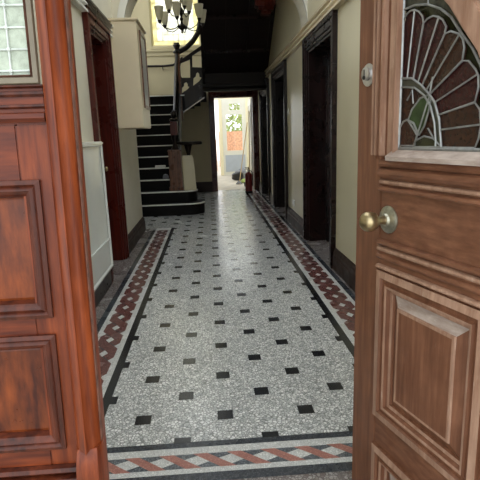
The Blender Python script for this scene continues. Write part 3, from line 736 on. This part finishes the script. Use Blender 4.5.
# the curved timber brace that bounds the fan light
bo = [(.27,1.655),(.323,1.612),(.36,1.577),(.405,1.520),(.454,1.461),(.482,1.40),(.497,1.33),(.502,1.24)]
bi = [(.555,1.24),(.552,1.34),(.532,1.43),(.503,1.49),(.449,1.560),(.408,1.612),(.36,1.68),(.30,1.74)]
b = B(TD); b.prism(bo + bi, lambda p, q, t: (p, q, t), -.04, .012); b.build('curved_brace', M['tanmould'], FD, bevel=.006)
b = B(TD); b.prism([(1.0-p+.005, q) for p, q in bo+bi], lambda p, q, t: (p, q, t), -.04, .012)
# upper panes above the brace and the fan panes
LG = thing('leadlight', FD.location, None, None); LG.parent = FD; LG.location = (0, 0, 0)
def pane(name, mat, pts, h_=-.012): 
    b = B(TD); b.prism(pts, lambda p, q, t: (p, q, t), h_-.003, h_); return b.build(name, M[mat], LG)
arc0 = [(.180, 1.608), (.230, 1.609), (.279, 1.599), (.323, 1.579), (.359, 1.553), (.392, 1.513), (.429, 1.473), (.457, 1.431), (.474, 1.38), (.480, 1.30), (.480, 1.243)]
pane('backing_glass', 'greenglass', [(.175, 1.243), (.505, 1.243), (.505, 1.62), (.175, 1.98)], -.020)
pane('corner_glass', 'smokeglass', [(.175, 1.609), (.23, 1.61), (.279, 1.60), (.323, 1.58), (.36, 1.555), (.43, 1.60), (.48, 1.98), (.175, 1.98)], -.0165)
pane('upper_glass', 'wineglass', [(.40, 1.60), (.56, 1.44), (.83, 1.40), (.83, 1.98), (.36, 1.98)], -.018)
pane('lower_glass', 'greenglass', [(.55, 1.243), (.83, 1.243), (.83, 1.45), (.53, 1.45)], -.018)
petals = [
 ([(.187,1.436),(.212,1.433),(.236,1.427),(.266,1.559),(.261,1.576),(.247,1.590),(.230,1.598),(.214,1.599),(.200,1.595),(.190,1.584),(.187,1.575)], 'wineglass'),
 ([(.236,1.427),(.255,1.418),(.270,1.407),(.342,1.519),(.345,1.535),(.333,1.552),(.318,1.562),(.299,1.568),(.280,1.566),(.266,1.559)], 'wineglass'),
 ([(.270,1.407),(.287,1.394),(.300,1.383),(.402,1.450),(.406,1.477),(.400,1.497),(.387,1.510),(.361,1.521),(.342,1.519)], 'amberglass'),
 ([(.300,1.383),(.319,1.362),(.334,1.331),(.447,1.354),(.455,1.386),(.452,1.410),(.443,1.425),(.421,1.446),(.403,1.449)], 'wineglass'),
 ([(.334,1.331),(.344,1.295),(.350,1.252),(.456,1.252),(.466,1.275),(.469,1.300),(.463,1.337),(.447,1.353)], 'amberglass'),
 ([(.187,1.411),(.202,1.411),(.243,1.405),(.280,1.383),(.306,1.353),(.322,1.313),(.330,1.255),(.187,1.255)], 'amberglass')]
for pts, m_ in petals: pane('petal_glass', m_, pts, -.008)
leaf = [(.301,1.383),(.267,1.377),(.236,1.350),(.222,1.322),(.240,1.305),(.258,1.285),(.268,1.283),(.286,1.305),(.300,1.342),(.305,1.374)]
oval = [(.190,1.305),(.204,1.320),(.218,1.324),(.245,1.314),(.258,1.295),(.260,1.280),(.249,1.255),(.190,1.255)]
dome = [(.255,1.268),(.287,1.280),(.322,1.274),(.350,1.253),(.255,1.252)]
ring_o = [(.187,1.436),(.200,1.433),(.231,1.430),(.268,1.409),(.294,1.388),(.319,1.364),(.338,1.322),(.349,1.262),(.350,1.252)]
ring_i = [(.330,1.252),(.330,1.267),(.322,1.313),(.306,1.353),(.280,1.383),(.243,1.405),(.202,1.411),(.187,1.411)]
pane('ring_glass', 'smokeglass', ring_o + ring_i, -.006)
pane('leaf_glass', 'leafglass', leaf, -.004); pane('bud_glass', 'amberglass', oval, -.004); pane('dome_glass', 'greenglass', dome, -.004)
lb = B(TD)
def came(pts, r=.0027, closed=False, h_=-.003): lb.tube([(p, q, h_) for p, q in pts], r, 6, closed)
came([(.187,1.243),(.187,1.98)], .0045); came([(.180,1.247),(.50,1.247)], .005); came(arc0, .003)
for pts, m_ in petals[:5]: came(pts, .0025, True)
came(ring_o, .0032); came(ring_i, .0028); came(leaf, .0026, True); came(oval, .0030, True); came(dome, .0026, True)
for l in ([(.212,1.434),(.230,1.598)], [(.255,1.418),(.318,1.561)], [(.287,1.394),(.387,1.508)], [(.319,1.362),(.450,1.414)], [(.344,1.295),(.469,1.304)],
          [(.262,1.285),(.30,1.38)], [(.279,1.60),(.282,1.68)], [(.30,1.30),(.322,1.275)], [(.300,1.383),(.308,1.425)], [(.24,1.365),(.235,1.40),(.215,1.375)],
          [(.255,1.235),(.255,1.247)], [(.345,1.235),(.345,1.247)], [(.457,1.43),(.495,1.38)]): came(l, .0023)
came([(.345,1.59),(.38,1.61)], .003)
lb.build('lead_came', M['lead'], LG, smooth=True)
# lock cylinder and knob
b = B(TD); n_ = 24
el = [(.042 + .031*math.cos(2*math.pi*k/n_), 1.461 + .033*math.sin(2*math.pi*k/n_)) for k in range(n_)]
b.prism(el, lambda p, q, t: (p, q, t), 0, .005)
lk = b.build('lock_plate', M['steel'], FD, bevel=.002)
B(TD).lathe([(.019,0),(.019,.010),(.016,.012),(.002,.012)], (.042, 1.464, .005), (0,0,1), 20).build('lock_cylinder', M['steel'], lk, smooth=True)
b = B(TD); b.box((.040, 1.456, .012), (.044, 1.476, .018)); b.lathe([(.006,0),(.006,.006),(.001,.006)], (.042,1.453,.0135), (0,0,1), 10); b.build('keyhole', M['black'], lk)
KS, KZ = .158, 1.040
B(TD).lathe([(.041,0),(.041,.004),(.035,.009),(.020,.012),(.016,.018)], (KS, KZ, .0), (0,0,1), 28).build('rose_plate', M['brassrose'], FD, smooth=True)
B(TD).lathe([(.016,.012),(.013,.02),(.0115,.030),(.013,.040),(.018,.045),(.025,.051),(.0285,.062),(.0295,.071),(.027,.082),(.020,.090),(.010,.096),(.001,.097)], (KS, KZ, 0), (0,0,1), 28).build('door_knob', M['brass'], FD, smooth=True)

# ------------------------------------------------------------------ fixed side panel and door post (left)
YP = .62; K = YP/.72
def TL(p): return V(((p.x + .021*(p.y-.77))*K, YP - p.z, 1.3 + (p.y-1.3)*K))       # (x, z, relief); the old frame leans a degree
SP = thing('entrance_side_panel', (-.30, YP, 0), 'varnished red-brown timber side panel with pale leaded glass left of the open doorway', 'side panel')
XA, XB, Z0, Z1 = -.62, -.198, -.20, 2.3
def lbox(name, mat, *bs, parent=None, bevel=.0015):
    b = B(TL)
    for q in bs: b.box(*q)
    return b.build(name, M[mat], parent or SP, bevel=bevel)
lbox('stile', 'redwood', ((-.285, Z0, -.05), (-.238, 1.325, 0)))
lbox('rail', 'redwood_h', ((XA, 1.235, -.05), (-.285, 1.325, 0)))
lbox('rail', 'redwood_h', ((XA, .990, -.05), (-.285, 1.045, .0)))
lbox('rail', 'redwood_h', ((XA, .65, -.05), (-.285, .815, 0)))
lbox('rail', 'redwood_h', ((XA, 1.325, -.05), (-.240, 1.378, .0015)))
def hbead(z, hgt, out, mat='redmould', x0=XA, x1=-.240):
    b = B(TL); b.prism([(0, z-hgt/2), (out*.6, z-hgt/2), (out, z-hgt*.1), (out*.8, z+hgt*.35), (out*.2, z+hgt/2), (0, z+hgt/2)], lambda p, q, t: (t, q, p), x0, x1)
    return b.build('moulding', M[mat], SP)
hbead(1.334, .014, .010, 'redwood_h'); hbead(1.349, .006, .006); hbead(1.366, .008, .006); hbead(1.376, .005, .008)
hbead(.768, .014, .010, x1=-.238); hbead(.752, .012, .016, x1=-.238)
def spanel(x0, z0, x1, z1):
    b = B(TL); b.rings((x0, z0, x1, z1), [(-.026,-.002), (-.026, .005), (-.020, .007), (-.016, .003), (-.011, .006), (-.006, .003), (-.003, .0), (0, -.010)]); b.build('panel_moulding', M['redmould'], SP)
    b = B(TL); b.rings((x0, z0, x1, z1), [(0, -.010), (.004, -.009)], True); b.build('door_panel', M['redpanel'], SP)
spanel(-.56, 1.060, -.284, 1.220)
spanel(-.56, .832, -.284, .980)
spanel(-.56, .05, -.284, .66)
# glazed light
b = B(TL); b.rings((-.58, 1.378, -.2425, 2.0), [(0, .004), (.002, .007), (.009, .006), (.012, -.004)]); gf = b.build('glazing_frame', M['olive'], SP)
b = B(TL); b.rings((-.569, 1.388, -.254, 1.99), [(0, -.003), (.003, .001), (.0045, -.004)]); b.build('putty_line', M['grime'], gf)
GP = thing('leadlight', SP.location); GP.parent = SP; GP.location = (0, 0, 0)
b = B(TL); b.box((-.57, 1.386, -.010), (-.250, 1.99, -.007)); b.build('pale_glass', M['quarry'], GP)
b = B(TL)
for k in range(9):
    xx = -.2565 - .0285*k
    b.tube([(xx, 1.388, -.006), (xx, 1.99, -.006)], .0013, 6)
for k in range(18): b.tube([(-.569, 1.398+.0285*k, -.006), (-.253, 1.398+.0285*k, -.006)], .0013, 6)
for k in range(9):
    for j in range(18): b.lathe([(.0032,0),(.0028,.002),(.001,.003)], (-.2565-.0285*k, 1.398+.0285*j, -.006), (0,0,1), 8)
b.build('lead_came', M['leadlight'], GP, smooth=True)
# the moulded post: two rounded faces meeting at a ridge, a stop and a plain foot
b = B(TL)
prof = [(-.235,-.02),(-.235,.004),(-.232,.012),(-.226,.018),(-.2175,.0215),(-.2165,.0245),(-.2145,.0245),(-.2135,.020),(-.206,.014),(-.200,.006),(-.197,-.004),(-.1965,-.02)]
n0 = len(prof); zt, zb = 2.3, .808
vs = [(x, zb, h) for x, h in prof] + [(x, zt, h) for x, h in prof]
b.add([V((x-.005, z, h)) for x, z, h in vs], [(i, i+1, n0+i+1, n0+i) for i in range(n0-1)])
post = b.build('door_post', M['redwood'], SP, smooth=True)
b = B(TL); ft = []
for q, zz in enumerate((.826, .818, .806, .79, .77, .70, .3, Z0)):
    g = [0, .35, .62, .82, .95, 1, 1, 1][q]; ft.append([(-.235, zz, -.02), (-.235, zz, .008), (-.2345+.004*(1-g), zz, .016+.008*g), (-.224+.003*(1-g), zz, .018+.012*g), (-.210-.003*(1-g), zz, .018+.012*g), (-.1985-.002*(1-g), zz, .014+.010*g), (-.196, zz, .006), (-.196, zz, -.02)])
vs = [p for r in ft for p in r]
b.add([V((p[0]-.005, p[1]-.014, p[2])) for p in vs], [(8*r+i, 8*r+i+1, 8*r+9+i, 8*r+8+i) for r in range(len(ft)-1) for i in range(7)] + [tuple(range(8))])
b.build('post_foot', M['redwood'], SP, smooth=True)
lbox('rebate_strip', 'grime', ((-.2032, Z0, -.012), (-.2012, Z1, .000)))
lbox('jamb', 'redwood', ((-.240, Z0, -.05), (-.208, Z1, -.018)))

# ------------------------------------------------------------------ daylight
wd = bpy.data.worlds.new('sky'); sc.world = wd; wd.use_nodes = True
bg = wd.node_tree.nodes['Background']; bg.inputs['Color'].default_value = (.92, .965, 1.0, 1); bg.inputs['Strength'].default_value = 1.7
vs_ = sc.view_settings; sc.display_settings.display_device = 'sRGB'
vs_.view_transform = 'Standard'; vs_.look = 'None'; vs_.exposure = 0.65; vs_.gamma = 1; vs_.use_curve_mapping = False
